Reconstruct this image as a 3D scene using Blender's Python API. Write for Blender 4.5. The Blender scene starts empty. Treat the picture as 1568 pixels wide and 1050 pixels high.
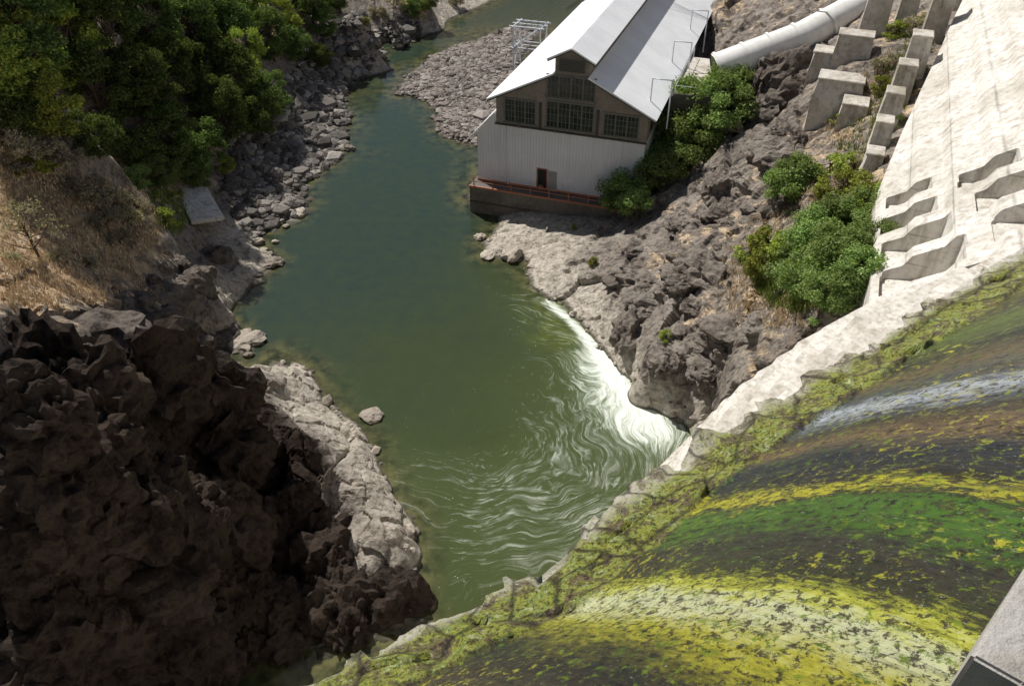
import bpy, bmesh, math, numpy as np
from mathutils import Vector, Matrix
rng=np.random.default_rng(11)
scn=bpy.context.scene
COL=scn.collection
# ------------------------------------------------------------------ survey
HC=40.0; PIT=math.radians(38); FP=1207.0
cp,sp=math.cos(PIT),math.sin(PIT)
def raydir(u,v):
    x=u-784.0; up=525.0-v
    return np.array([x, FP*cp+up*sp, -FP*sp+up*cp])
def W(u,v,z):
    r=raydir(u,v); k=(HC-z)/(-r[2])
    return np.array([r[0]*k, r[1]*k, z])
# ------------------------------------------------------------------ noise
def h3(ix,iy,iz,seed):
    n=(ix.astype(np.int64)*374761393+iy.astype(np.int64)*668265263+iz.astype(np.int64)*1442695041+seed*974634777)&0xffffffff
    n=((n^(n>>13))*1274126177)&0xffffffff
    n=((n^(n>>16))*2246822519)&0xffffffff
    n=n^(n>>15)
    return (n&0xffffff)/float(0xffffff)
def vnoise(p,seed=0):
    f=np.floor(p); i=f.astype(np.int64); w=p-f; w=w*w*(3-2*w)
    r=0
    for a in (0,1):
        wa=w[:,0] if a else 1-w[:,0]
        for b in (0,1):
            wb=w[:,1] if b else 1-w[:,1]
            for c in (0,1):
                wc=w[:,2] if c else 1-w[:,2]
                r=r+wa*wb*wc*h3(i[:,0]+a,i[:,1]+b,i[:,2]+c,seed)
    return r*2-1
def fbm(p,oct=4,seed=0):
    r=0;a=1;t=0
    for k in range(oct):
        r=r+a*vnoise(p*(2.03**k)+k*17.3,seed+k); t+=a; a*=.5
    return r/t
def ridged(p,oct=4,seed=0):
    r=0;a=1;t=0
    for k in range(oct):
        r=r+a*(1-2.2*np.abs(vnoise(p*(2.1**k)+k*11.7,seed+k))); t+=a; a*=.52
    return r/t
def facet(p,seed=0):
    i=np.floor(p).astype(np.int64)
    n=len(p); best=np.full(n,9e9); sec=np.full(n,9e9); val=np.zeros(n)
    for a in (-1,0,1):
        for b in (-1,0,1):
            for c in (-1,0,1):
                ix=i[:,0]+a; iy=i[:,1]+b; iz=i[:,2]+c
                r1=h3(ix,iy,iz,seed); r2=h3(ix,iy,iz,seed+1); r3=h3(ix,iy,iz,seed+2)
                dx=p[:,0]-(ix+r1); dy=p[:,1]-(iy+r2); dz=p[:,2]-(iz+r3)
                d=dx*dx+dy*dy+dz*dz
                m=d<best
                v=(r1*7.77%1-.5)*.9+dx*(r2*9.31%1-.5)*1.6+dy*(r3*5.13%1-.5)*1.6+dz*(r1*3.77%1-.5)*1.6
                sec=np.where(m,best,np.minimum(sec,d))
                val=np.where(m,v,val); best=np.where(m,d,best)
    edge=np.sqrt(sec)-np.sqrt(best)
    return val, edge
# ------------------------------------------------------------------ mesh helpers
def mk_mesh(name,verts,faces,smooth=False):
    verts=np.asarray(verts,dtype=np.float32); faces=np.asarray(faces,dtype=np.int32)
    me=bpy.data.meshes.new(name); k=faces.shape[1]
    me.vertices.add(len(verts)); me.vertices.foreach_set('co',verts.ravel())
    me.loops.add(faces.size); me.loops.foreach_set('vertex_index',faces.ravel())
    me.polygons.add(len(faces))
    me.polygons.foreach_set('loop_start',np.arange(0,faces.size,k,dtype=np.int32))
    me.polygons.foreach_set('loop_total',np.full(len(faces),k,dtype=np.int32))
    me.polygons.foreach_set('use_smooth',np.full(len(faces),smooth))
    me.update(calc_edges=True); me.validate()
    return me
def attr(me,name,arr):
    a=me.attributes.new(name,'FLOAT','POINT'); a.data.foreach_set('value',np.asarray(arr,dtype=np.float32))
def obj(name,me,mat=None,parent=None,loc=None):
    o=bpy.data.objects.new(name,me); COL.objects.link(o)
    if mat is not None:
        for m in (mat if isinstance(mat,(list,tuple)) else [mat]): me.materials.append(m)
    if parent: o.parent=parent
    if loc is not None: o.location=loc
    return o
def empty(name,loc=(0,0,0),rotz=0):
    o=bpy.data.objects.new(name,None); COL.objects.link(o); o.location=loc; o.rotation_euler=(0,0,rotz); return o
def gridfaces(nr,nc):
    a=np.arange(nr*nc).reshape(nr,nc)
    return np.stack([a[:-1,:-1],a[:-1,1:],a[1:,1:],a[1:,:-1]],-1).reshape(-1,4)
# ------------------------------------------------------------------ node DSL
class G:
    def __init__(s,name):
        s.m=bpy.data.materials.new(name); s.m.use_nodes=True; s.nt=s.m.node_tree; s.nt.nodes.clear()
        s.out=s.nt.nodes.new('ShaderNodeOutputMaterial'); s.b=s.nt.nodes.new('ShaderNodeBsdfPrincipled')
        s.nt.links.new(s.b.outputs[0],s.out.inputs[0])
    def set(s,inp,v):
        if isinstance(v,bpy.types.NodeSocket): s.nt.links.new(v,inp)
        else:
            if isinstance(v,(tuple,list)) and len(v)==3 and inp.type=='RGBA': v=(*v,1)
            inp.default_value=v
    def P(s,name,v): s.set(s.b.inputs[name],v)
    def n(s,t): return s.nt.nodes.new(t)
    def pos(s):
        if not hasattr(s,'_g'): s._g=s.n('ShaderNodeNewGeometry')
        return s._g.outputs['Position']
    def geo(s,o): s.pos(); return s._g.outputs[o]
    def objc(s): return s.n('ShaderNodeTexCoord').outputs['Object']
    def uv(s): return s.n('ShaderNodeTexCoord').outputs['UV']
    def at(s,name):
        a=s.n('ShaderNodeAttribute'); a.attribute_name=name; return a.outputs['Fac']
    def mapv(s,v,scale,loc=(0,0,0),rot=(0,0,0)):
        a=s.n('ShaderNodeMapping'); s.set(a.inputs['Vector'],v); a.inputs['Scale'].default_value=scale; a.inputs['Location'].default_value=loc; a.inputs['Rotation'].default_value=rot
        return a.outputs[0]
    def noise(s,v,scale,detail=4,rough=.55,dist=0,out='Fac'):
        a=s.n('ShaderNodeTexNoise'); s.set(a.inputs['Vector'],v); a.inputs['Scale'].default_value=scale; a.inputs['Detail'].default_value=detail
        a.inputs['Roughness'].default_value=rough; a.inputs['Distortion'].default_value=dist; return a.outputs[out]
    def vor(s,v,scale,feat='F1',out='Distance'):
        a=s.n('ShaderNodeTexVoronoi'); a.feature=feat; s.set(a.inputs['Vector'],v); a.inputs['Scale'].default_value=scale; return a.outputs[out]
    def ramp(s,f,stops,interp='LINEAR'):
        a=s.n('ShaderNodeValToRGB'); s.set(a.inputs[0],f); cr=a.color_ramp; cr.interpolation=interp
        while len(cr.elements)<len(stops): cr.elements.new(.5)
        for e,(p,c) in zip(cr.elements,stops):
            e.position=p; e.color=(*c,1) if not isinstance(c,(int,float)) else (c,c,c,1)
        return a.outputs[0]
    def mix(s,f,a,b,mode='MIX'):
        x=s.n('ShaderNodeMix'); x.data_type='RGBA'; x.blend_type=mode
        s.set(x.inputs[0],f); s.set(x.inputs[6],a); s.set(x.inputs[7],b); return x.outputs[2]
    def math(s,op,a,b=0,c=0,clamp=False):
        x=s.n('ShaderNodeMath'); x.operation=op; x.use_clamp=clamp; s.set(x.inputs[0],a); s.set(x.inputs[1],b)
        if op in('MULTIPLY_ADD','SMOOTH_MIN','COMPARE'): s.set(x.inputs[2],c)
        return x.outputs[0]
    def mr(s,v,a,b,c=0,d=1):
        x=s.n('ShaderNodeMapRange'); s.set(x.inputs[0],v); x.inputs[1].default_value=a; x.inputs[2].default_value=b; x.inputs[3].default_value=c; x.inputs[4].default_value=d; return x.outputs[0]
    def sep(s,v):
        x=s.n('ShaderNodeSeparateXYZ'); s.set(x.inputs[0],v); return x.outputs
    def bump(s,h,strength=.5,dist=.1,normal=None):
        x=s.n('ShaderNodeBump'); s.set(x.inputs['Height'],h); x.inputs['Strength'].default_value=strength; x.inputs['Distance'].default_value=dist
        return x.outputs[0]
# ------------------------------------------------------------------ materials
def m_terrain():
    g=G('rocky_ground'); p=g.pos(); z=g.sep(p)[2]; nz=g.sep(g.geo('Normal'))[2]
    n1=g.noise(p,.35,5,.62); n2=g.noise(p,1.9,7,.72)
    rock=g.ramp(n1,[(.3,(.12,.10,.088)),(.45,(.24,.208,.18)),(.58,(.36,.32,.278)),(.75,(.50,.455,.40))])
    rock=g.mix(g.mr(n2,.44,.7,0,.7),rock,(.43,.35,.285))
    rock=g.mix(g.mr(n2,.50,.36,0,.85),rock,g.mix(1,rock,(.33,.30,.28),'MULTIPLY'))
    dk=g.at('dark'); rock=g.mix(dk,rock,g.mix(1,rock,(.175,.145,.13),'MULTIPLY'))  # dark basalt tone, lowered further to paint in the cliff's deep shade
    n4=g.noise(p,1.2,6,.72)
    gr=g.ramp(n4,[(.3,(.20,.13,.08)),(.42,(.50,.34,.21)),(.56,(.70,.53,.35)),(.72,(.78,.64,.46))])
    gr=g.mix(g.math('MULTIPLY',g.at('green'),g.mr(n4,.6,.42)),gr,(.085,.11,.032))
    ga=g.math('ADD',g.at('grass'),g.math('MULTIPLY',g.math('SUBTRACT',g.noise(p,.6,5,.7),.5),2.0))
    ga=g.math('MULTIPLY',g.mr(ga,.42,.60),g.mr(nz,.4,.7))
    c=g.mix(ga,rock,gr)
    zz=g.math('ADD',z,g.math('MULTIPLY',g.math('SUBTRACT',n1,.5),2.6))
    pale=g.ramp(n2,[(.34,(.24,.20,.16)),(.46,(.52,.46,.38)),(.64,(.78,.71,.61))])
    pf=g.math('MULTIPLY',g.mr(zz,2.8,1.5),g.at('pale'))
    c=g.mix(pf,c,pale)
    c=g.mix(g.mr(z,.28,.1,0,.8),c,(.05,.05,.025))
    c=g.mix(g.mr(z,-.05,-.3),c,(.06,.07,.02))
    g.P('Base Color',c); g.P('Roughness',.92); g.P('Specular IOR Level',.12)
    g.P('Normal',g.bump(n2,1.0,.5)); return g.m
def m_boulder(name,cols):
    g=G(name); p=g.pos(); r=g.geo('Random Per Island')
    n=g.noise(p,4,4,.65)
    c=g.ramp(r,cols); c=g.mix(g.mr(n,.35,.7,0,.6),c,g.mix(1,c,(.55,.5,.45),'MULTIPLY'))
    z=g.sep(p)[2]; c=g.mix(g.mr(z,.25,.08,0,.75),c,(.05,.045,.025))
    g.P('Base Color',c); g.P('Roughness',.9); g.P('Specular IOR Level',.2); g.P('Normal',g.bump(n,.7,.15)); return g.m
def m_leaf(name,cols):
    g=G(name); r=g.geo('Random Per Island'); ob=g.n('ShaderNodeObjectInfo').outputs['Random']
    c=g.ramp(r,cols)
    hs=g.n('ShaderNodeHueSaturation'); g.set(hs.inputs['Hue'],g.mr(ob,0,1,.475,.51)); g.set(hs.inputs['Value'],g.mr(ob,0,1,.75,1.45)); hs.inputs['Saturation'].default_value=.93; g.set(hs.inputs['Color'],c); c=hs.outputs[0]
    d=g.n('ShaderNodeBsdfDiffuse'); g.set(d.inputs[0],c)
    t=g.n('ShaderNodeBsdfTranslucent'); g.set(t.inputs[0],g.mix(1,c,(1.4,1.45,.55),'MULTIPLY'))
    ms=g.n('ShaderNodeMixShader'); ms.inputs[0].default_value=.28
    g.nt.links.new(d.outputs[0],ms.inputs[1]); g.nt.links.new(t.outputs[0],ms.inputs[2]); g.nt.links.new(ms.outputs[0],g.out.inputs[0]); return g.m
def m_bark():
    g=G('bark'); g.P('Base Color',(.09,.065,.045)); g.P('Roughness',.95); return g.m
def m_concrete(name,light=(.62,.59,.53),dark=(.36,.33,.28),lines=0.0,stain=.6):
    g=G(name); p=g.pos(); s=g.sep(p)
    n1=g.noise(p,.28,5,.68); n2=g.noise(p,2.5,6,.70)
    c=g.mix(g.mr(n1,.44,.66,0,stain),light,dark)
    c=g.mix(g.mr(n2,.50,.66,0,.65*stain),c,g.mix(1,dark,(.75,.65,.55),'MULTIPLY'))
    st=g.noise(g.mapv(p,(1.6,1.6,.12)),1,5,.6); c=g.mix(g.mr(st,.54,.68,0,.6*stain),c,(.22,.18,.13))
    if lines:
        fr=g.math('FRACT',g.math('MULTIPLY',g.math('ADD',s[2],g.math('MULTIPLY',n2,.15)),lines)); li=g.mr(g.math('ABSOLUTE',g.math('SUBTRACT',fr,.5)),0,.04,0,1)
        c=g.mix(g.mr(n1,.35,.6,.1,.9),c,g.mix(1,c,g.mr(li,0,1,.45,1),'MULTIPLY'))
        dr=g.noise(g.mapv(p,(2.6,2.6,.3),(4,4,4)),1,6,.7); c=g.mix(g.mr(dr,.50,.66,0,.55),c,(.30,.26,.205))
    g.P('Base Color',c); g.P('Roughness',.85); g.P('Specular IOR Level',.25); g.P('Normal',g.bump(n2,.7,.12)); return g.m
def m_plain(name,c,rough=.6,metal=0,var=.35,bs=4):
    g=G(name); p=g.pos(); n=g.noise(p,bs,4,.65)
    g.P('Base Color',g.mix(g.mr(n,.35,.7,0,var),c,tuple(x*.45 for x in c))); g.P('Roughness',rough); g.P('Metallic',metal); return g.m
def m_ribbed(name,c,axis,freq,rust=.25,rough=.45,bump=.5,spec=.4):
    g=G(name); p=g.objc(); s=g.sep(p)
    x=s[axis]; w=g.math('SINE',g.math('MULTIPLY',x,freq*6.283))
    n=g.noise(g.mapv(p,(1.5,1.5,.25) if axis==0 else (.3,1.5,.3)),1,5,.65)
    cc=g.mix(g.mr(n,.5,.75,0,rust),c,(.30,.22,.16)); pan=g.math('FRACT',g.math('MULTIPLY',x,.42)); cc=g.mix(1,cc,g.mr(pan,0,.03,.75,1),'MULTIPLY')
    cc=g.mix(g.mr(g.noise(p,.3,3,.5),.4,.65,0,.3),cc,tuple(q*.7 for q in c))
    g.P('Base Color',cc); g.P('Roughness',rough); g.P('Specular IOR Level',spec); g.P('Normal',g.bump(w,bump,.03)); return g.m
def m_glass():
    g=G('window_glass'); p=g.objc(); v=g.vor(g.mapv(p,(2.2,.01,1.9)),1,'F1','Color')
    g.P('Base Color',g.ramp(g.sep(v)[0],[(.2,(.012,.015,.017)),(.8,(.04,.05,.05))])); g.P('Roughness',.15); return g.m
def m_water():
    g=G('river_water'); p=g.pos(); s=g.sep(p)
    n=g.noise(p,.09,3,.5); n5=g.noise(p,.8,5,.6)
    f=g.math('ADD',g.math('MULTIPLY_ADD',s[0],-.03,g.mr(s[1],38,80)),g.math('MULTIPLY',g.math('SUBTRACT',n,.5),.8),clamp=True)
    c=g.mix(f,(.052,.066,.021),(.027,.046,.034))
    c=g.mix(g.mr(n5,.35,.65,0,.25),c,(.060,.072,.023))
    c=g.mix(g.mr(g.at('shallow'),.02,.9,0,.85),c,g.ramp(n5,[(.38,(.02,.022,.01)),(.62,(.13,.12,.05))]))
    c=g.mix(g.math('MULTIPLY',g.at('weed'),g.mr(n5,.35,.6,.3,1)),c,(.11,.13,.015))
    uv=g.uv(); st=g.noise(g.mapv(uv,(.8,3.2,1)),1.0,4,.6,.6); st2=g.noise(g.mapv(uv,(1.5,8,1),(5,3,0)),1.0,5,.68,.6)
    sw=g.at('swirl'); th=g.math('SUBTRACT',.69,g.math('MULTIPLY',sw,.19))
    a=g.math('MULTIPLY',g.math('SUBTRACT',st,th),4,clamp=True); b=g.math('MULTIPLY',g.math('SUBTRACT',st2,th),6,clamp=True)
    sf=g.math('MULTIPLY',g.math('MAXIMUM',g.math('MULTIPLY',a,g.mr(st2,.35,.6,.1,.9)),g.math('MULTIPLY',b,.65)),g.math('MULTIPLY',g.mr(sw,.06,.6,0,.62),g.mr(n5,.36,.58,.3,1)))
    fo=g.math('ADD',g.at('foam'),g.math('MULTIPLY',g.math('SUBTRACT',g.noise(g.mapv(uv,(1.6,6,1)),1,6,.72,.8),.5),2.3)); fo=g.math('MULTIPLY',g.mr(fo,.32,.95),g.mr(g.at('foam'),.05,.35))
    bub=g.math('MULTIPLY',g.mr(g.vor(p,2.6),.09,.05),g.math('MULTIPLY',g.mr(n5,.5,.6),g.mr(sw,.03,.3)))
    F=g.math('MAXIMUM',g.math('MAXIMUM',sf,fo),g.math('MULTIPLY',bub,.7),clamp=True)
    c=g.mix(g.mr(g.at('foam'),.1,.8,0,.5),c,(.24,.33,.18)); c=g.mix(g.mr(sw,.2,1,0,.25),c,(.11,.14,.065))
    c=g.mix(F,c,(.80,.84,.76))
    g.P('Base Color',c); g.P('Roughness',g.mr(F,0,.6,.07,.7)); g.P('IOR',1.33)
    rip=g.noise(p,1.6,4,.55,.4)
    g.P('Normal',g.bump(rip,.2,.12)); return g.m
def m_spill():
    g=G('mossy_spillway'); uv=g.uv(); s=g.sep(uv); p=g.pos()
    wob=g.noise(g.mapv(uv,(.5,.22,1)),1,3,.6); fine=g.noise(g.mapv(uv,(6,1.6,1)),1,6,.78)
    t=g.math('ADD',s[0],g.math('MULTIPLY',g.math('SUBTRACT',wob,.5),1.6)); t=g.math('ADD',t,g.math('MULTIPLY',g.math('SUBTRACT',fine,.5),2.2))
    T=lambda x:(x+5)/35.0
    cols=[(-5,(.06,.05,.03)),(2.2,(.17,.13,.07)),(4.0,(.03,.03,.03)),(4.5,(.16,.15,.03)),(5.1,(.62,.58,.05)),(6.0,(.90,.93,.58)),(6.5,(.74,.75,.08)),(6.9,(.06,.07,.03)),
          (7.7,(.06,.055,.045)),(8.1,(.08,.17,.025)),(8.9,(.11,.25,.03)),(9.2,(.03,.035,.03)),(9.5,(.78,.73,.05)),(9.8,(.035,.036,.034)),(10.8,(.035,.045,.06)),(11.8,(.27,.18,.09)),(12.5,(.06,.05,.04)),(13.0,(.13,.15,.16)),
          (13.8,(.68,.73,.80)),(14.5,(.09,.11,.12)),(15.5,(.22,.16,.08)),(17,(.035,.045,.03)),(19,(.16,.22,.04)),(21,(.05,.045,.035)),(24,(.24,.25,.06)),(28,(.05,.06,.03))]
    c=g.ramp(g.math('DIVIDE',g.math('ADD',t,5),35),[(T(a),b) for a,b in cols])
    blot=g.noise(g.mapv(uv,(7,5,1)),1,7,.82,.4); st=g.noise(g.mapv(uv,(14,.6,1)),1,5,.74)
    dark=g.mix(g.mr(fine,.42,.58),(.014,.015,.018),(.10,.075,.042))
    c=g.mix(g.mr(blot,.525,.54,0,.92),c,dark)
    c=g.mix(g.mr(st,.53,.63,0,.55),c,g.mix(1,c,(.25,.28,.3),'MULTIPLY'))
    gm=g.noise(g.mapv(uv,(5,4,1),(3,9,0)),1,7,.82,.4); c=g.mix(g.mr(gm,.56,.575,0,.92),c,g.ramp(wob,[(.38,(.09,.19,.022)),(.5,(.26,.36,.03)),(.62,(.72,.66,.06))]))
    wht=g.noise(g.mapv(uv,(16,9,1),(1,4,0)),1,5,.8); c=g.mix(g.mr(wht,.62,.645,0,.85),c,(.58,.61,.60))
    L=g.at('ledge'); l1=g.noise(p,1.9,7,.8,.3); l2=g.noise(p,9,6,.78); pl=g.vor(g.mix(.2,p,l1),.9,'DISTANCE_TO_EDGE')
    lc=g.ramp(l1,[(.38,(.06,.045,.03)),(.43,(.30,.22,.12)),(.47,(.12,.15,.03)),(.52,(.54,.54,.09)),(.56,(.12,.22,.03)),(.62,(.66,.66,.32))])
    lc=g.mix(g.mr(l2,.53,.55,0,.85),lc,(.045,.036,.022)); lc=g.mix(g.mr(l2,.40,.385,0,.8),lc,(.62,.58,.40)); le=g.at('edge'); lc=g.mix(g.math('MULTIPLY',g.mr(l2,.42,.46),g.math('MULTIPLY',le,g.mr(l1,.44,.5,.2,1))),lc,(.70,.65,.54))
    lc=g.mix(g.mr(pl,.0,.06,.85,0),lc,(.03,.024,.016))
    c=g.mix(L,c,lc)
    g.P('Base Color',c); g.P('Roughness',g.mr(st,.3,.7,.18,.6)); g.P('Specular IOR Level',.5)
    h=g.math('ADD',g.math('MULTIPLY',blot,.8),g.math('MULTIPLY',l2,.7))
    g.P('Normal',g.bump(h,1.0,.13)); return g.m
def m_blade(name,cols):
    g=G(name); g.P('Base Color',g.ramp(g.geo('Random Per Island'),cols)); g.P('Roughness',.8); g.P('Specular IOR Level',.15); return g.m
MT=m_terrain(); MB=m_boulder('river_boulder_rock',[(0,(.08,.072,.066)),(.4,(.15,.135,.12)),(.75,(.24,.22,.20)),(1,(.42,.39,.35))])
MG=m_boulder('gravel_stone',[(0,(.17,.145,.13)),(.5,(.30,.26,.235)),(1,(.44,.40,.36))])
MP=m_boulder('pale_boulder_rock',[(0,(.20,.17,.14)),(.5,(.38,.33,.28)),(1,(.64,.58,.49))])
LD=m_leaf('leaf_dark',[(0,(.045,.075,.02)),(.5,(.10,.155,.042)),(.9,(.17,.225,.07)),(1,(.26,.30,.10))])
LY=m_leaf('leaf_yellow_green',[(0,(.12,.18,.03)),(.5,(.25,.31,.05)),(1,(.42,.42,.09))])
LB=m_leaf('leaf_bush',[(0,(.09,.15,.04)),(.5,(.18,.27,.075)),(.9,(.26,.35,.12)),(1,(.38,.42,.17))])
LG=m_leaf('leaf_grey_shrub',[(0,(.18,.16,.12)),(.5,(.32,.29,.21)),(1,(.48,.43,.33))])
BK=m_bark(); CW=m_concrete('white_concrete',(.76,.725,.665),(.50,.46,.40),lines=.55,stain=.75); CG=m_concrete('grey_concrete',(.42,.40,.37),(.24,.22,.19),0,.6)
CS=m_concrete('weathered_concrete',(.62,.58,.52),(.32,.28,.22),0,.9)
# ------------------------------------------------------------------ terrain control
S_left=[(655,955),(640,915),(641,870),(640,830),(632,790),(604,762),(580,715),(562,680),(546,650),(512,622),(487,592),(468,563),(440,548),(410,545),(388,565),(352,548),(340,522),(350,482),(374,456),(395,425),(420,404),(413,388),(392,374),(402,358),(432,344),(466,325),(466,292),(490,266),(516,240),(522,214),(536,182),(526,156),(546,120),(582,95),(602,70),(642,55),(682,35),(732,14),(762,0)]
S_right=[(1062,675),(1045,648),(1000,625),(970,590),(945,560),(920,530),(895,505),(870,480),(835,455),(815,440),(806,418),(800,398),(775,398),(745,392),(738,372),(757,352),(765,340)]
BAR=[(728,224),(690,214),(668,198),(662,166),(640,150),(606,146),(618,120),(655,88),(700,70),(770,45),(818,42),(812,70),(792,92),(785,120)]
pts=[];A=[]   # A: grass rough green pale
def add(w,z,gr,ro,gn,pa): pts.append((w[0],w[1],z)); A.append((gr,ro,gn,pa))
def shore(poly,water_side,slope=.8,ro=.3,inn=1.6,pa=1,closed=False):
    w=[W(u,v,0)[:2] for u,v in poly]; n=len(w)
    for i in range(n):
        a=w[max(i-1,0)]; b=w[min(i+1,n-1)]; t=(b-a)/np.linalg.norm(b-a); nn=np.array([-t[1],t[0]])*water_side
        add(w[i],0.02,0,ro,0,pa); add(w[i]+nn*inn,-1.1,0,.1,0,pa)
shore(S_left,-1); shore(S_right,1)
wl=np.array([W(u,v,0)[:2] for u,v in BAR])
for i in range(len(wl)):
    c=wl.mean(0); d=c-wl[i]; d/=np.linalg.norm(d)
    add(wl[i],0.02,0,.1,0,0); add(wl[i]+d*2.5,.6,0,.1,0,0); 
    if i<11 : add(wl[i]-d*1.6,-.9,0,.1,0,0)
LAND=[ # u v z grass rough green pale
(430,300,.8,0,.1,0,0),(380,300,1.5,0,.15,0,0),(400,230,2,.1,.15,0,0),(470,200,1,0,.1,0,0),(470,120,2.5,.2,.1,.5,0),(440,60,6,.6,.2,.8,0),(540,60,2.5,.2,.3,0,0),(600,30,4,.5,.5,0,0),(560,0,9,.75,.4,.2,0),(640,-5,5,.75,.4,.2,0),
(300,0,13,.6,.2,1,0),(100,0,21,.6,.2,1,0),(0,0,25,.6,.2,1,0),(0,100,21,.6,.2,1,0),(0,180,17,.8,.2,1,0),(150,200,10,.6,.2,1,0),(300,220,5,.5,.2,1,0),(250,290,5.5,.6,.2,1,0),(330,310,2,.3,.2,.3,0),
(100,270,11,.95,.15,.3,0),(0,270,15,1,.15,.2,0),(0,350,15,1,.15,0,0),(100,350,11,1,.15,0,0),(200,350,8.3,.9,.2,.2,0),(210,390,7.5,.6,.3,.1,0),(300,380,3,.3,.4,.1,0),(350,400,1.5,.1,.4,0,0),
(100,430,13,1,.2,0,0),(0,450,17,1,.2,0,0),(200,440,9,.6,.35,0,0),(300,430,4,.1,.5,0,0),(330,470,3,0,.6,0,0),(280,520,6.5,0,.7,0,0),(200,520,10.5,.2,.7,0,0),(100,500,15,.4,.6,0,0),(0,500,19,.5,.5,0,0),
(300,600,7.5,0,1,0,0),(200,590,12,0,1,0,0),(100,590,16.5,0,1,0,0),(0,590,20.5,0,1,0,0),(380,640,5,0,1,0,0),(350,700,5.5,0,1.1,0,0),(250,700,9,0,1.2,0,0),(450,620,2.2,0,.5,0,1),(430,562,1.6,0,.35,0,1),(500,660,2.6,0,.5,0,1),(560,735,2.8,0,.45,0,1),(608,805,2.2,0,.35,0,1),
(530,790,1.0,0,.6,0,0),(450,700,3.5,0,1,0,0),(350,800,2,0,1.1,0,0),(480,850,.6,0,.8,0,0),(600,900,.2,0,.5,0,0),(550,960,.2,0,.5,0,0),(400,900,1,0,1,0,0),(250,850,2.5,0,1.2,0,0),(100,750,12.5,0,1.2,0,0),(150,900,6,0,1.2,0,0),(0,800,15,0,1.2,0,0),(0,950,10,0,1.2,0,0),(300,1000,1,0,1,0,0),(150,1040,3.5,0,1.1,0,0),(450,1000,.5,0,.6,0,0),(0,1045,6,0,1.2,0,0),(420,800,1,0,1,0,0),(170,760,8.5,0,1.2,0,0),
(960,345,3.3,.1,.3,0,0),(1000,300,5,.4,.3,.6,0),(1080,210,7.5,.4,.4,.8,0),(1150,200,11,.2,.6,.3,0),(1100,135,12,.2,.3,0,0),(1200,60,14.5,.3,.6,0,0),(1100,0,13,.5,.6,0,0),(1250,200,13,.5,.6,0,0),(1300,200,15,.5,.5,.2,0),(1335,280,17,.5,.3,.5,0),(1370,170,17.5,.4,.3,.3,0),(1430,40,19.5,.4,.3,.2,0),
(1200,330,11,.4,.45,.3,0),(1300,330,15,.6,.3,1,0),(1250,430,13,.6,.4,1,0),(1150,450,9,.62,.5,.1,0),(1050,480,5,.42,.55,0,.2),(950,440,3.3,.15,.5,0,.8),(880,400,1.9,0,.4,0,1),(850,360,1.5,0,.3,0,.8),(1000,540,4,.2,.5,0,.6),(1080,570,4.5,.1,.5,0,0),(1140,530,8.5,.45,.5,0,0),(1080,360,7,.45,.6,0,0),(1130,280,9,.4,.6,0,0),(1000,410,4.5,.45,.55,0,.2),(1190,490,11.5,.6,.4,.2,0),(1310,430,16.5,.5,.3,.7,0),(1060,640,1,0,.4,0,1),(905,460,1.2,0,.35,0,1),(960,540,1.3,0,.35,0,1),(1010,595,1.5,0,.35,0,1),(1280,110,17,.3,.3,0,0),(1200,150,13,.1,.7,0,0)]
for u,v,z,a,b,c,d in LAND: add(W(u,v,z),z,a,b,c,d)
u_=np.array([.945,-.326]); w_=np.array([.326,.945]); p0=np.array([-3.5,74.9])
for a in (1,8,15): 
    for b in (1,12,25,44): add(p0+u_*a+w_*b,1.5,.1,.1,0,0)
for a,b,z in ((20,3,6),(22,14,11),(22,25,12),(23,42,13)): add(p0+u_*a+w_*b,z,.3,.4,0,0)
for a,b,z in ((-3,30,-.9),(-3,44,-1),(6,60,-1),(14,70,1)): add(p0+u_*a+w_*b,z,0,.1,0,0)
for x,y,z in ((8,150,-2),(12,170,-2),(20,200,-2),(40,240,-2),(-5,60,-2.5),(0,45,-2.5),(-12,55,-2.5),(-8,70,-2.2),(-3,38,-2.5),(3,32,-2.5),(0,26,-2),(8,38,-2.5),(-10,80,-2),(-12,95,-1.5),(-16,88,-1.2),(-3,142,-1.6)): add((x,y),z,0,.1,0,0)
for x,y,z in ((-35,175,18),(-80,150,45),(-100,60,45),(-60,20,32),(-35,5,22),(-45,40,22),(-60,90,32),(90,60,45),(100,120,45),(70,170,25),(60,130,22),(50,90,22),(60,260,50),(-40,260,45),(0,330,60),(150,200,70),(-150,200,80),(-200,0,80),(200,0,80),(0,600,120),(400,400,150),(-400,400,150),(-30,-10,20),(0,0,0),(15,10,5),(40,20,20),(30,35,17)): add((x,y),z,.7,.4,.3,0)
pts=np.array(pts); A=np.array(A)
_,ui=np.unique(np.round(pts[:,:2],1),axis=0,return_index=True); pts=pts[ui]; A=A[ui]
P2=pts[:,:2]; K=np.sqrt(((P2[:,None]-P2[None])**2).sum(-1)+.05)
n=len(P2); M=np.zeros((n+1,n+1)); M[:n,:n]=K+np.eye(n)*-.02; M[n,:n]=1; M[:n,n]=1
sol=np.linalg.solve(M,np.append(pts[:,2],0))
def height(q,full=False):
    z=np.zeros(len(q)); at=np.zeros((len(q),4))
    for i in range(0,len(q),40000):
        c=q[i:i+40000]; d2=(c[:,0:1]-P2[:,0][None])**2+(c[:,1:2]-P2[:,1][None])**2
        z[i:i+40000]=np.sqrt(d2+.05)@sol[:n]+sol[n]
        if full:
            w=1/(d2+.6)**2; at[i:i+40000]=(w@A)/w.sum(1,keepdims=True)
    return (z,at) if full else z
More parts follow.
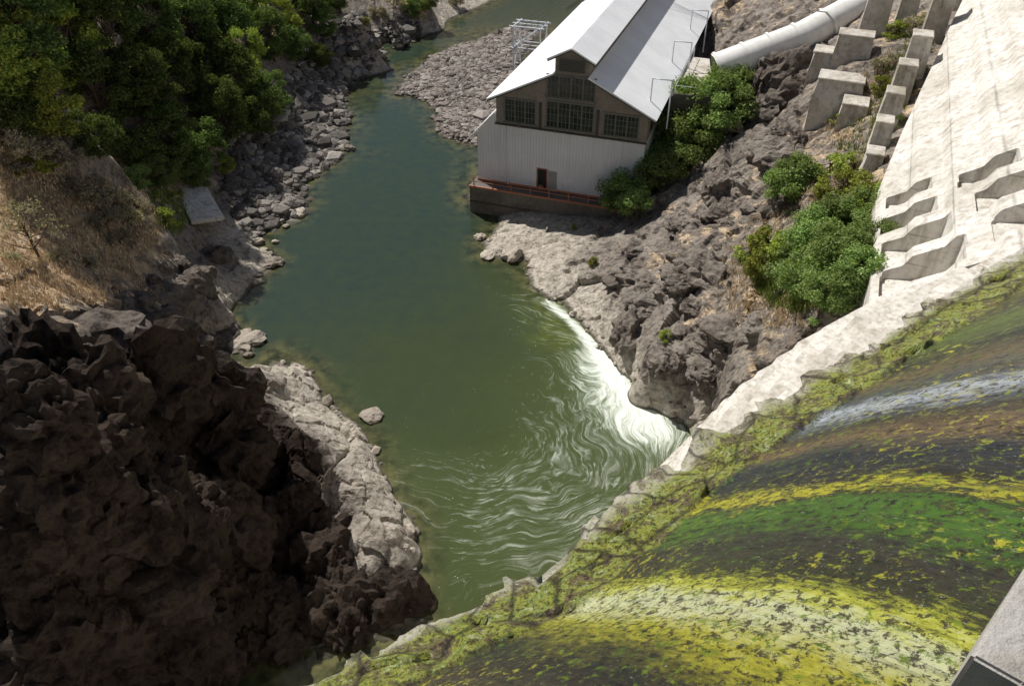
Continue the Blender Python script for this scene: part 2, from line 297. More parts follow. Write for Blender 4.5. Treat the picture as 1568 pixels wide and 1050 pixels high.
# dam frame
l_=np.array([.8211,.5708]); n_=np.array([-.5708,.8211])
ZL=26.0
def slip(t): return np.interp(t,[-20,1,5.8,11.1,17.7,27.3,40],[8.9,8.54,8.0,8.57,8.78,8.9,8.9])
def gface(h,t):
    lo=.50*h; hi=np.interp(h,[0,8,14,26,30],[0,7.2,10.6,15.8,17.5]); k=np.clip((t-17)/11,0,1); return lo*(1-k)+hi*k
ang=np.radians(np.linspace(-58,57,740)); NA=len(ang)
gs=lambda a,b,k: a*np.exp(np.linspace(0,math.log(b/a),k,endpoint=False))
r=np.concatenate([gs(8,20,50),gs(20,48,380),gs(48,110,220),gs(110,560,90),[560]]); NR=len(r)
R,AN=np.meshgrid(r,ang,indexing='ij'); X=(R*np.sin(AN)).ravel(); Y=(R*np.cos(AN)).ravel()
Q=np.stack([X,Y],1)
Z,AT=height(Q,True)
far=np.clip((R.ravel()-120)/200,0,1)
base=np.stack([X,Y,Z],1)
gx=base.reshape(NR,NA,3); du=gx*0; du[1:-1]=gx[2:]-gx[:-2]; du[0]=du[1]; du[-1]=du[-2]; dv=np.gradient(gx,axis=1); nor=np.cross(dv,du); nor/=np.linalg.norm(nor,axis=2,keepdims=True)+1e-9; nor=nor.reshape(-1,3); nor[nor[:,2]<0]*=-1
ro=AT[:,1]
b2=base+np.stack([fbm(base*.5,2,31),fbm(base*.5,2,32),fbm(base*.5,2,33)],1)*.6
f1,e1=facet(b2*np.array([.17,.17,.22])+3,100); f2,e2=facet(b2*.40,200); f3,e3=facet(b2*1.05,300)
crk=lambda e,w:-np.clip(1-e/w,0,1)
cliff=np.clip((ro-.55)/.5,0,1)
disp=ro*((1.3+.6*cliff)*f1+(.8+.0*cliff)*f2+(.22+.05*cliff)*f3+.4*crk(e1,.1)+.2*crk(e2,.12)+.4*fbm(base*.6,3,9)+(.25+.45*cliff)*ridged(b2*np.array([.33,.33,.28]),5,401))+.12*fbm(base*.6,4,77)+far*4*fbm(base*.04,4,78)
wm=np.clip((Z+.3)/1.2,0,1)*.85+.15
disp*=wm
T=base+nor*disp[:,None]
s=T[:,:2]@n_; t=T[:,:2]@l_
so=s-slip(t); m=(t<33)&(t>-40)&(so<8)
kk=np.clip((t-17)/11,0,1); sc_=np.clip(so,0,30); hlo=sc_/.50; hhi=np.interp(sc_,[0,7.2,10.6,15.8,17.5],[0,8,14,26,30]); dep=hlo*(1-kk)+hhi*kk
lim=np.where(m,ZL-2.0-dep,1e9); lim=np.where((so<0)&m,22,lim); T[:,2]=np.minimum(T[:,2],lim)
me=mk_mesh('ground',T,gridfaces(NR,NA)[:,::-1],False)
attr(me,'grass',AT[:,0]); attr(me,'green',AT[:,2]); attr(me,'pale',AT[:,3]); attr(me,'dark',np.clip((ro-.55)/.3,0,1)*(X<0))  # dark: rough left cliff, basalt plus shade put into the colour
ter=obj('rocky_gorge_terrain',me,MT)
if sum(p.normal.z for p in me.polygons[:200])<0: me.flip_normals()
bpy.context.view_layer.update()
CAM=Vector((0,0,HC))
def hit(u,v):
    d=Vector(raydir(u,v)).normalized(); ok,loc,nn,i=ter.ray_cast(CAM,d,distance=900)
    return loc if ok else Vector(W(u,v,0))
def drop(x,y):
    ok,loc,nn,i=ter.ray_cast(Vector((x,y,200)),Vector((0,0,-1)),distance=400)
    return loc.z if ok else 0
# ------------------------------------------------------------------ water
xs=np.linspace(-48,62,520); ys=np.concatenate([np.arange(14,64,.25),64*np.exp(np.linspace(0,math.log(300/64),260))]); YY,XX=np.meshgrid(ys,xs,indexing='ij')
V=np.stack([XX.ravel(),YY.ravel(),np.zeros(XX.size)],1); hz=height(V[:,:2])
me=mk_mesh('river',V,gridfaces(len(ys),len(xs)))
attr(me,'shallow',np.clip(1+(hz+.35*fbm(V*.5,3,700))/1.5,0,1))
def pdist(q,poly):
    d=np.full(len(q),1e9)
    for a,b in zip(poly[:-1],poly[1:]):
        ab=b-a; tt=np.clip(((q-a)@ab)/(ab@ab),0,1); d=np.minimum(d,np.linalg.norm(q-(a+tt[:,None]*ab),axis=1))
    return d
fl=np.array([W(u,v,0)[:2] for u,v in [(838,462),(868,485),(892,510),(918,540),(935,570),(958,600),(990,632)]])
fl2=np.array([W(u,v,0)[:2] for u,v in [(918,555),(934,597),(965,640),(1005,655)]])
q=V[:,:2]; wq=q+np.stack([fbm(V*.14,3,801),fbm(V*.14,3,802)],1)*3.6+np.stack([fbm(V*.6,3,803),fbm(V*.6,3,804)],1)*.7
foam=np.exp(-(pdist(q,fl)/.55)**2)*.9+np.exp(-(pdist(wq*.4+q*.6,fl2)/2.6)**2)*.85
attr(me,'foam',np.clip(foam,0,1))
c0=W(715,640,0)[:2]; dc=np.linalg.norm(wq-c0,axis=1)
sw=np.exp(-(((wq[:,0]-3.5)/11.)**2+((wq[:,1]-36)/10.5)**2)**1.4)*(1-.85*np.exp(-(dc/3.5)**2))+.85*np.exp(-(pdist(q,fl)/5)**2); attr(me,'swirl',np.clip(sw,0,1))
wd=W(845,505,0)[:2]; attr(me,'weed',np.clip(.7*np.exp(-(((wq[:,0]-wd[0])/2.6)**2+((wq[:,1]-wd[1])/4.0)**2)),0,.7))
dx=wq-c0; rr=np.linalg.norm(dx,axis=1); th=np.arctan2(dx[:,1],dx[:,0])
UVv=np.stack([th*(rr+2)**.5*1.1, rr*.5+th*.5],1)
uvl=me.uv_layers.new(name='UVMap'); li=np.empty(len(me.loops),dtype=np.int32); me.loops.foreach_get('vertex_index',li); uvl.data.foreach_set('uv',UVv[li].astype(np.float32).ravel())
river=obj('river_water',me,m_water())
# ------------------------------------------------------------------ rocks
def ico(sub):
    bm=bmesh.new(); bmesh.ops.create_icosphere(bm,subdivisions=sub,radius=1); v=np.array([x.co[:] for x in bm.verts]); f=np.array([[x.index for x in q.verts] for q in bm.faces]); bm.free(); return v,f
I1=ico(1); I2=ico(2); I3=ico(3); I4=ico(4)
def inpoly(x,y,poly):
    r=np.zeros(len(x),bool); m=len(poly)
    for i in range(m):
        a=poly[i]; b=poly[(i+1)%m]
        c=((a[1]>y)!=(b[1]>y))&(x<(b[0]-a[0])*(y-a[1])/(b[1]-a[1]+1e-12)+a[0]); r^=c
    return r
def pixscatter(poly,N):
    poly=np.array(poly,float); lo=poly.min(0); hi=poly.max(0); out=[]
    while len(out)<N:
        u=rng.uniform(lo[0],hi[0]); v=rng.uniform(lo[1],hi[1])
        if inpoly(np.array([u]),np.array([v]),poly)[0]: out.append(hit(u,v)[:])
    return out
def rocks(name,cs,sizes,mat,base=I1,flat=.65,crag=0,dark=0):
    cs=np.asarray(cs,float); N=len(cs); v,f=base; nv=len(v)
    sc=np.stack([rng.uniform(.7,1.35,N),rng.uniform(.7,1.35,N),rng.uniform(flat*.7,flat*1.3,N)],1)*np.asarray(sizes)[:,None]
    VV=np.repeat(v[None],N,0)
    off=rng.uniform(0,500,(N,1,3)); nz=vnoise((VV*1.1+off).reshape(-1,3),3).reshape(N,nv); fz,_=facet((VV*.8+off).reshape(-1,3),4); fz=fz.reshape(N,nv)
    k=1+.28*nz+.32*fz
    if crag:
        wo=(VV+.12*np.stack([vnoise((VV*3+off+i_*50).reshape(-1,3),60+i_).reshape(N,nv) for i_ in range(3)],-1))
        g1,_=facet((wo*1.9+off).reshape(-1,3),41); r1=ridged((VV*1.5+off).reshape(-1,3),5,51); k=k+crag*(.26*g1.reshape(N,nv)+.34*r1.reshape(N,nv))
    VV=VV*k[...,None]*sc[:,None]
    a=rng.uniform(0,6.28,N); ca,sa=np.cos(a)[:,None],np.sin(a)[:,None]
    x=VV[...,0]*ca-VV[...,1]*sa; y=VV[...,0]*sa+VV[...,1]*ca; VV=np.stack([x,y,VV[...,2]],-1)+cs[:,None]
    F=f[None]+(np.arange(N)*nv)[:,None,None]
    me=mk_mesh(name,VV.reshape(-1,3),F.reshape(-1,3))
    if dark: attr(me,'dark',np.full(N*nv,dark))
    return obj(name,me,mat)
def scatter(pix,N,zg=None):
    poly=np.array([W(u,v,zg)[:2] for u,v in pix])
    lo=poly.min(0); hi=poly.max(0); out=[]
    while len(out)<N:
        x=rng.uniform(lo[0],hi[0],N); y=rng.uniform(lo[1],hi[1],N); k=inpoly(x,y,poly); out+=list(zip(x[k],y[k]))
    return [(x,y,drop(x,y)) for x,y in out[:N]]
c=scatter([(352,300),(370,200),(430,180),(470,120),(560,60),(640,38),(650,58),(606,74),(552,122),(534,158),(542,182),(526,216),(522,242),(494,270),(472,296),(470,328),(430,350),(402,366),(370,350)],3400,.7)
rocks('bank_boulders',[(x,y,z+.05) for x,y,z in c],rng.gamma(2.2,.13,len(c))+.13,MB,I1)
c=scatter([(u,v) for u,v in BAR],5200,.3); rocks('gravel_bar_stones',c,rng.gamma(2.,.08,len(c))+.12,MG,I1)
sh=[]
for S,rad in ((S_left[:24],.9),(S_right,1.0)):
    w=[W(u,v,0)[:2] for u,v in S]
    for a,b in zip(w[:-1],w[1:]):
        L=np.linalg.norm(b-a)
        for k in range(int(L*4)+1):
            q2=a+(b-a)*rng.random()+rng.normal(0,rad*.55,2); z=drop(*q2)
            if -.5<z<1.6: sh.append((q2[0],q2[1],z))
rocks('shore_stones',sh,rng.gamma(1.6,.08,len(sh))+.06,MP,I1)
big=[(378,524,.95),(570,637,.5),(787,392,.75),(747,392,.55),(770,370,.5),(800,360,.6),(780,350,.5),(820,350,.7),(735,365,.4),(536,229,.5),(460,327,.6),(418,404,.6),(395,372,.6),(372,375,.5),(421,372,.25),(438,348,.3),(380,545,.3),(850,345,.5),(400,255,.7),(500,150,.7),(520,145,.8),(490,150,.6),(770,350,.4),(790,372,.45),(815,375,.5)]
rocks('large_boulder',[Vector(W(u,v,0))+Vector((0,0,.1)) for u,v,s_ in big],[b[2]*1.2 for b in big],MP,I3,.6,.8)
cc=pixscatter([(0,560),(110,560),(300,590),(400,680),(470,800),(560,860),(600,930),(420,1020),(0,1049)],200)+pixscatter([(0,560),(200,600),(280,750),(260,1049),(0,1049)],90)
cc=[Vector(p) for p in cc]; sz_=np.concatenate([rng.gamma(3.0,.24,200)+.35,rng.gamma(3.0,.17,90)+.3])
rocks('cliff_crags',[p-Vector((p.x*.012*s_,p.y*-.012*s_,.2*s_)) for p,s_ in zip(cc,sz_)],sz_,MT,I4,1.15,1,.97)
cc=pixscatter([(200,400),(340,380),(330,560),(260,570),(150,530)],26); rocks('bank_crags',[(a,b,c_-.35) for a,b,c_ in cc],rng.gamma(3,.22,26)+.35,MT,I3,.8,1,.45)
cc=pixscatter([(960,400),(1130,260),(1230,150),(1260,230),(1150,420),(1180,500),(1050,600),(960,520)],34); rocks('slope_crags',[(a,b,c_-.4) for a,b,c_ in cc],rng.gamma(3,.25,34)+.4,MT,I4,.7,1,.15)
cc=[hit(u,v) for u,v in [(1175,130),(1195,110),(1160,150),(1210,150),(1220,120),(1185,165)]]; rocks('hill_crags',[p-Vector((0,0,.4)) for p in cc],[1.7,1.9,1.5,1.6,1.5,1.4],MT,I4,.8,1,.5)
# ------------------------------------------------------------------ foliage
def leaves(cs,rad,per,size,seed,up=.45):
    r_=np.random.default_rng(seed); C=[]
    for c,rd in zip(cs,rad):
        k=int(per*rd*rd); d=r_.normal(size=(k,3)); d/=np.linalg.norm(d,axis=1,keepdims=True); d[:,2]=np.where(d[:,2]<-.3,d[:,2]*.4,d[:,2])
        C.append(np.concatenate([c+d*rd*(r_.random((k,1))**.35)*np.array([1,1,.85])+r_.normal(0,.12,(k,3))*rd, d],1))
    C=np.concatenate(C); N=len(C); pos=C[:,:3]; out=C[:,3:]
    nn=out*.6+r_.normal(0,.6,(N,3))+np.array([0,0,up]); nn/=np.linalg.norm(nn,axis=1,keepdims=True)
    a=np.cross(nn,r_.normal(size=(N,3))); a/=np.linalg.norm(a,axis=1,keepdims=True); b=np.cross(nn,a)
    s_=size*r_.uniform(.6,1.5,(N,1)); V=np.stack([pos-a*s_,pos-b*s_*.5+nn*s_*.15,pos+a*s_,pos+b*s_*.5+nn*s_*.15],1)
    return V.reshape(-1,3),np.arange(N*4).reshape(N,4)
def limb(p,q,r0,r1,seg=5,bend=.15,seed=0):
    r_=np.random.default_rng(seed); p=np.array(p,float); q=np.array(q,float); ax=q-p; L=np.linalg.norm(ax); ax/=L
    e=np.cross(ax,[.3,.9,.1]); e/=np.linalg.norm(e); f=np.cross(ax,e); V=[];k=7; off=r_.normal(0,bend*L,3)
    for i in range(seg+1):
        tt=i/seg; c=p+(q-p)*tt+off*math.sin(tt*math.pi)*.5; rr=r0+(r1-r0)*tt
        for j in range(k): a=6.283*j/k; V.append(c+e*rr*math.cos(a)+f*rr*math.sin(a))
    F=[(i*k+j,i*k+(j+1)%k,(i+1)*k+(j+1)%k,(i+1)*k+j) for i in range(seg) for j in range(k)]
    return np.array(V),np.array(F)
def plant_mesh(name,h,rad,ncl,per,size,leafmat,seed,trunk=.3,crown0=.3,cl=(.28,.5)):
    r_=np.random.default_rng(seed); cs=[];rd=[]
    for i in range(ncl):
        a=r_.uniform(0,6.28); zz=r_.uniform(crown0,.95); w=math.sin(math.pi*min(1,max(.12,(zz-crown0*.6)/(1.02-crown0*.6))**.8))**.6
        q=rad*w*math.sqrt(r_.uniform(.05,1)); cs.append(np.array([q*math.cos(a),q*math.sin(a),h*zz])); rd.append(rad*r_.uniform(*cl))
    VV,FF=leaves(cs,rd,per,size,seed); parts=[(VV,FF)]; nl=len(FF)
    top=np.array([r_.normal(0,.1*rad),r_.normal(0,.1*rad),h*.75]); parts.append(limb((0,0,-.6),top,trunk,trunk*.3,6,.06,seed))
    for i,c in enumerate(cs): parts.append(limb(top*(.25+.6*r_.random()),c,trunk*.35,trunk*.08,4,.12,seed+i))
    off=0; V=[];F=[]
    for a,b in parts: V.append(a); F.append(b+off); off+=len(a)
    me=mk_mesh(name,np.concatenate(V),np.concatenate(F)); me.materials.append(leafmat); me.materials.append(BK)
    mi=np.ones(len(me.polygons),dtype=np.int32); mi[:nl]=0; me.polygons.foreach_set('material_index',mi); return me
TR=[plant_mesh('tree_mesh%d'%i,1*hh,rr,n_c,pp,.15,mt,40+i,.25,.12,(.18,.36)) for i,(hh,rr,n_c,pp,mt) in enumerate([(8,3.6,40,330,LD),(9.5,3.3,44,330,LD),(6.5,3.4,36,340,LD),(8,3.2,34,330,LY)])]
BU=[plant_mesh('bush_mesh%d'%i,hh,rr,n_c,pp,sz,mt,60+i,.07,.1,(.16,.36)) for i,(hh,rr,n_c,pp,sz,mt) in enumerate([(3.2,2.2,38,640,.09,LB),(2.4,1.6,30,900,.08,LB),(1.5,1.3,24,1000,.07,LG),(1.3,1.1,20,1200,.07,LY)])]
def plant(name,me,p,s_=1,sz=None):
    o=bpy.data.objects.new(name,me); COL.objects.link(o); o.location=p; o.rotation_euler=(0,0,rng.uniform(0,6.28)); k=s_*rng.uniform(.9,1.1); o.scale=(k,k,k*(sz or 1)); return o
def up(u,v,dz=0): return hit(u,v)
for u,v,k,s_ in [(20,90,3,1),(80,60,3,1),(140,40,0,1.05),(200,30,1,1),(260,20,2,1.1),(310,40,0,.95),(-20,150,0,.8),(50,170,3,.9),(120,140,3,.95),(180,110,1,.9),(240,90,0,1),(300,90,1,.85),(350,70,2,1),(400,40,3,.8),(30,215,2,.6),(100,215,3,.7),(170,200,1,.8),(230,180,0,.9),(290,160,1,.85),(340,140,2,1),(385,120,3,.8),(420,95,0,.8),(150,240,2,.6),(210,255,2,.65),(270,250,0,.75),(320,255,2,.8),(300,290,2,.55),(350,225,1,.75),(395,205,2,.85),(420,180,0,.75),(370,170,0,.8),(340,195,2,.9),(440,60,3,.75),(480,40,2,.9),(455,95,2,.7),(490,105,2,.55),(520,20,0,.8),(480,0,1,.8),(420,-10,0,.9),(350,0,1,.9),(180,-30,1,1.1),(60,-20,0,1.2),(280,-40,1,1.1),(390,-40,0,1),(250,215,1,.8),(60,130,1,.9),(0,30,1,1.1),(500,60,0,.5)]:
    plant('riverside_tree',TR[k],up(u,v),s_)
for u,v,k,s_ in [(345,262,3,1.1),(255,348,3,1.2),(70,260,3,.9),(40,265,3,.8),(640,30,1,1),(630,15,1,1),(655,15,0,.9),(560,38,3,.8),(250,285,0,.9),(215,290,1,.9)]: plant('green_shrub',BU[k],up(u,v),s_)
for u,v,s_ in [(150,310,1.3),(180,330,1.2),(120,300,1.),(165,350,.9),(200,345,1.0),(60,240,1.3),(20,240,1.4),(100,255,1.1),(40,260,.9),(215,330,1.0),(10,215,1.3),(580,30,1.2),(700,8,1.2),(610,10,1.4),(185,375,.8),(30,330,.6),(90,400,.5),(140,410,.5),(20,400,.4)]: plant('grey_shrub',BU[2],up(u,v),s_)
plant('small_dead_tree',plant_mesh('smalltree',3.2,1.5,16,220,.06,LG,91,.10,.45,(.25,.4)),up(65,398),1.15)
for u,v,k,s_ in [(960,325,0,1.3),(985,300,0,1.6),(965,270,0,1.5),(1000,260,0,1.7),(1035,240,0,1.7),(1020,215,0,1.7),(1070,215,0,1.7),(1100,200,0,1.6),(1120,185,0,1.4),(1060,190,0,1.5),(1085,225,0,1.3),(1040,272,1,1.3),(975,335,1,1.2),(1110,165,0,1.2),(1010,290,1,1.4),(1025,262,0,1.2),(990,280,0,1.5),(1050,250,0,1.4),
    (1200,320,1,1.25),(1185,300,1,.9),(1215,295,1,1.1),(1330,350,0,.8),(1290,300,3,1.3),(1320,300,3,1.3),(1270,270,3,1.2),(1300,270,3,1.1),(1260,300,3,1.1),(1300,420,0,.8),(1330,400,0,.75),(1270,430,0,.9),(1240,450,0,.85),(1280,470,0,.8),(1310,450,1,1.1),(1240,400,1,1.1),(1210,430,1,1.1),(1255,485,1,.9),(1150,400,3,1.4),(1170,385,3,1.3),(1195,390,3,1.1),(1160,415,3,1.1),(1270,350,1,1),(1250,370,1,1),(1340,320,3,1.2),(1360,200,3,.9),(1370,60,3,1),(1345,140,3,.9),(1280,190,3,.6),(1230,70,3,.6),(1130,110,2,.7),(880,350,3,.35),(905,405,3,.5),(1020,520,3,.6),(1350,110,2,.9),(1400,50,2,.9),(1330,250,2,.8),(1120,205,2,.8)]:
    plant('bank_bush',BU[k],up(u,v),s_)
# ------------------------------------------------------------------ grass tufts
def tufts(name,P,mat,hmin,hmax,nb=9,spread=.18):
    P=np.asarray(P,float); N=len(P); B=np.repeat(P,nb,0)+rng.normal(0,spread,(N*nb,3))*np.array([1,1,.1]); h=rng.uniform(hmin,hmax,(N*nb,1)); a=rng.uniform(0,6.28,N*nb); d=np.stack([np.cos(a),np.sin(a),0*a],1); lean=rng.normal(0,.35,(N*nb,3)); lean[:,2]=1
    w=.025+.03*rng.random((N*nb,1)); V=np.stack([B-d*w-[0,0,.05],B+d*w-[0,0,.05],B+lean*h],1); return obj(name,mk_mesh(name,V.reshape(-1,3),np.arange(N*nb*3).reshape(-1,3)),mat)
DG=m_blade('dry_grass_blade',[(0,(.38,.28,.17)),(.5,(.66,.51,.34)),(1,(.80,.69,.50))]); GG=m_blade('green_grass_blade',[(0,(.09,.14,.03)),(.6,(.19,.26,.05)),(1,(.36,.38,.10))])
g1=pixscatter([(0,240),(120,260),(230,300),(250,350),(200,400),(230,450),(100,470),(0,470)],1600)+pixscatter([(1080,430),(1180,300),(1330,240),(1350,300),(1230,500),(1140,500)],1200)+pixscatter([(1250,170),(1380,60),(1340,260),(1280,240)],300)
tufts('dry_grass',g1,DG,.10,.32)
g2=pixscatter([(1130,400),(1240,340),(1350,280),(1340,420),(1240,480),(1180,470)],2400)+pixscatter([(1280,230),(1400,40),(1440,40),(1350,250)],300)+pixscatter([(230,290),(330,300),(270,360),(240,350)],300)
tufts('green_grass',g2,GG,.15,.5)
# ------------------------------------------------------------------ dam
dam=empty('concrete_dam')
ts=np.arange(-14,34.01,.09)
prof=[(-6,33.2),(-2,33.1),(0,33),(1,32.62),(3,31.35),(5,29.35),(6.9,27.0)]
ss=np.concatenate([np.linspace(-6,0,12,endpoint=False),np.linspace(0,6.9,90,endpoint=False),np.linspace(6.9,8.54,38)])
sx=np.array([p[0] for p in prof]+[8.54]); sz=np.array([p[1] for p in prof]+[26.0])
def smooth_prof(s_):
    acc=0
    for o in np.linspace(-.7,.7,9): acc=acc+np.interp(s_+o,sx,sz,right=26.0)
    z=acc/9; ex=np.interp(s_,sx,sz); k=np.clip((s_-6.2)/.5,0,1); return z*(1-k)+ex*k
zz=smooth_prof(ss); TT,SS=np.meshgrid(ts,ss,indexing='ij'); ZZ=np.tile(zz,(len(ts),1))
lw=6.85+.25*vnoise(np.stack([ts*.5,0*ts,0*ts],1),88)[:,None]
LE=np.clip((SS-lw)/.15,0,1); off=(slip(TT)-8.54)
S2=SS+off*np.clip(SS/6.9,0,1)
ed=np.clip((SS-8.0)/.5,0,1)
pn=np.stack([TT.ravel(),SS.ravel(),0*TT.ravel()],1)
nb=fbm(pn*np.array([1.2,1.2,1]),6,21).reshape(TT.shape); ns=fbm(pn*np.array([3.2,.7,1]),4,22).reshape(TT.shape); fv,fe=facet(pn*np.array([1.1,1.5,1]),500); fv=fv.reshape(TT.shape)
ZZ=ZZ+.05*ns*(1-LE)+LE*(.18*nb+.16*fv+.12)+.04*nb
S2=S2+ed*(.22*nb+.28*fv)
XY=S2[...,None]*n_+TT[...,None]*l_
V=np.concatenate([XY,ZZ[...,None]],-1).reshape(-1,3)
me=mk_mesh('spill',V,gridfaces(len(ts),len(ss)),True); attr(me,'ledge',LE.ravel()); attr(me,'edge',np.clip((SS-8.05)/.4,0,1).ravel())
arc=np.concatenate([[0],np.cumsum(np.hypot(np.diff(ss),np.diff(zz)))]); UVv=np.stack([TT.ravel(),np.tile(arc,(len(ts),1)).ravel()],1)
uvl=me.uv_layers.new(name='UVMap'); li=np.empty(len(me.loops),dtype=np.int32); me.loops.foreach_get('vertex_index',li); uvl.data.foreach_set('uv',UVv[li].astype(np.float32).ravel())
spill=obj('spillway',me,m_spill(),dam)
tf=np.arange(-14,33.0,.3); st=1.5; rows=[]
for k in range(19):
    h0=k*st; h1=(k+1)*st
    rows.append((h0,h0)); rows.append((h0,h1-.06)); rows.append((h0+.06,h1))
V=[]
for a,b in rows:
    so=gface(np.full_like(tf,a),tf)+slip(tf)-.15
    if a>0: so=so+.05*fbm(np.stack([tf*1.2,tf*0+a,tf*0+b],1),3,61)
    z=ZL-.05-b+.05*fbm(np.stack([tf*1.2,tf*0+a,tf*0+b*3],1),3,62)
    V.append(np.concatenate([so[:,None]*n_+tf[:,None]*l_, (z)[:,None]],1))
V=np.array(V); nr=len(rows)
me=mk_mesh('face',V.reshape(-1,3),gridfaces(nr,len(tf))); obj('stepped_face',me,CW,dam)
E=V[:,-1]; B=E.copy(); B[:,:2]-=n_*12; EV=np.concatenate([E,B]); k=nr; F=np.array([(i,i+1,k+i+1,k+i) for i in range(k-1)]); me=mk_mesh('endwall',EV,F); obj('end_wall',me,CW,dam)
# abutment slab
q0=np.array([17.6,32.]); e1_=np.array([.389,.921]); e2_=np.array([.921,-.389])
aa=np.arange(-12,62,.1); bb=np.linspace(0,1,260)
AA,BB=np.meshgrid(aa,bb,indexing='ij'); edge0=np.interp(AA,[-12,0,12,20,33,62],[0,0,-.2,.7,2.5,6.5]); BV=edge0+BB*(22-edge0)
kq=np.floor(BV/1.5); fr=BV/1.5-kq; stz=.97*1.5*(kq+np.clip((fr-.8)/.2,0,1)*.30+fr*.70)
pn=np.stack([AA.ravel(),BV.ravel(),0*AA.ravel()],1); ZS=18+stz+(.05*fbm(pn*.8,5,71)).reshape(AA.shape)
bays=[(-.4,1.9,.4,3.3),(3.0,5.0,.3,2.9),(6.2,7.9,.2,2.4),(-3.4,-1.2,1.2,4.4),(.3,2.5,4.3,7.4),(3.9,5.9,3.8,6.6),(-2.6,-.6,5.4,8.6),(7.2,8.8,3.2,5.4),(9.2,10.6,.3,2.2),(1.6,3.4,8.2,10.8)]
for (a0,a1,b0,b1) in bays:
    m=(AA>a0)&(AA<a1)&(BV>b0)&(BV<b1); ZS=np.where(m,18+.97*b0-.5+(BV-b0)*.22,ZS)
V=np.concatenate([q0+AA[...,None]*e1_+BV[...,None]*e2_,ZS[...,None]],-1)
sk=V[:,0].copy(); sk[:,2]-=6; V=np.concatenate([sk[:,None],V],1)
me=mk_mesh('slab',V.reshape(-1,3),gridfaces(V.shape[0],V.shape[1])[:,::-1]); obj('abutment_slab',me,CW,dam)
def hexa(name,v8,mat,parent=None,bev=.03):
    bm=bmesh.new(); vs=[bm.verts.new(x) for x in v8]
    for f in ((0,3,2,1),(4,5,6,7),(0,1,5,4),(1,2,6,5),(2,3,7,6),(3,0,4,7)): bm.faces.new([vs[i] for i in f])
    bmesh.ops.recalc_face_normals(bm,faces=bm.faces[:])
    if bev: bmesh.ops.bevel(bm,geom=bm.edges[:],offset=bev,segments=1,affect='EDGES')
    me=bpy.data.meshes.new(name); bm.to_mesh(me); bm.free(); return obj(name,me,mat,parent)
def ST(s_,t_,z): q=n_*s_+l_*t_; return (q[0],q[1],z)
bm=bmesh.new(); pl=[(-4,5.3),(.37,5.2),(.74,5.1),(.95,6.35),(.95,11),(-4,11)]
lo=[bm.verts.new(ST(a,b,31.2)) for a,b in pl]; hi=[bm.verts.new(ST(a,b,34)) for a,b in pl]
bm.faces.new(hi); bm.faces.new(lo[::-1])
for i in range(6): bm.faces.new([lo[i],lo[(i+1)%6],hi[(i+1)%6],hi[i]])
bmesh.ops.recalc_face_normals(bm,faces=bm.faces[:]); bmesh.ops.bevel(bm,geom=bm.edges[:],offset=.03,segments=2,affect='EDGES')
me=bpy.data.meshes.new('pier'); bm.to_mesh(me); bm.free(); obj('pier',me,CG,dam)
hexa('white_bracket',[ST(1.45,8.9,31.9),ST(1.65,8.9,31.9),ST(1.65,9.2,31.9),ST(1.45,9.2,31.9),ST(1.5,8.93,32.6),ST(1.6,8.95,32.6),ST(1.6,9.2,32.6),ST(1.45,9.2,32.6)],m_plain('white_paint',(.8,.8,.8)),dam,.03)
# ------------------------------------------------------------------ powerhouse
PH=empty('powerhouse_building',(-3.5,74.9,0),math.atan2(-.326,.945))
def prism(name,poly,y0,y1,mat,par=None):
    bm=bmesh.new(); a=[bm.verts.new((x,y0,z)) for x,z in poly]; b=[bm.verts.new((x,y1,z)) for x,z in poly]; k=len(poly)
    bm.faces.new(a); bm.faces.new(b[::-1])
    for i in range(k): bm.faces.new([a[i],a[(i+1)%k],b[(i+1)%k],b[i]])
    bmesh.ops.recalc_face_normals(bm,faces=bm.faces[:]); me=bpy.data.meshes.new(name); bm.to_mesh(me); bm.free(); return obj(name,me,mat,par or PH)
def box(name,x0,x1,y0,y1,z0,z1,mat,par=None): return prism(name,[(x0,z0),(x1,z0),(x1,z1),(x0,z1)],y0,y1,mat,par)
ML=m_ribbed('corrugated_wall',(.74,.74,.78),0,3.2,.15,.5,.35); MR=m_ribbed('metal_roof',(.88,.89,.91),1,1.6,.05,.4,.35,.6)
MU=m_concrete('gable_board',(.27,.235,.20),(.17,.145,.125),0,.7); MW=m_glass(); MF=m_plain('window_frame',(.17,.165,.14)); MTm=m_plain('dark_trim',(.06,.055,.05)); MRs=m_plain('rusty_rail',(.40,.16,.09)); MTe=m_concrete('terrace_wall',(.17,.155,.14),(.09,.08,.07),0,.8); MSt=m_plain('galvanised_steel',(.72,.75,.78),.4,.1)
prism('lower_walls',[(0,2.9),(0,8.2),(2.08,10.5),(2.08,9.38),(16.85,9.38),(16.85,2.9)],0,45,ML)
prism('upper_walls',[(2.1,9.4),(2.1,12.1),(7.9,14.9),(7.9,16.5),(9.5,17.3),(11.1,16.5),(11.1,14.9),(16.9,12.1),(16.9,9.4)],-.06,45.1,MU)
def roof(name,a,b,th=.14,y0=-.55,y1=45.6,mat=None):
    dx,dz=b[0]-a[0],b[1]-a[1]; L=math.hypot(dx,dz); nx,nz=-dz/L*th,dx/L*th
    if nz<0: nx,nz=-nx,-nz
    prism(name,[a,b,(b[0]+nx,b[1]+nz),(a[0]+nx,a[1]+nz)],y0,y1,mat or MR)
roof('main_roof_left',(1.3,11.76),(7.88,14.93)); roof('main_roof_right',(17.7,11.76),(11.12,14.93))
roof('monitor_roof_left',(7.25,16.22),(9.5,17.35)); roof('monitor_roof_right',(11.75,16.22),(9.5,17.352))
roof('lean_to_roof',(-.6,7.62),(2.06,10.5),.12,-.5,20)
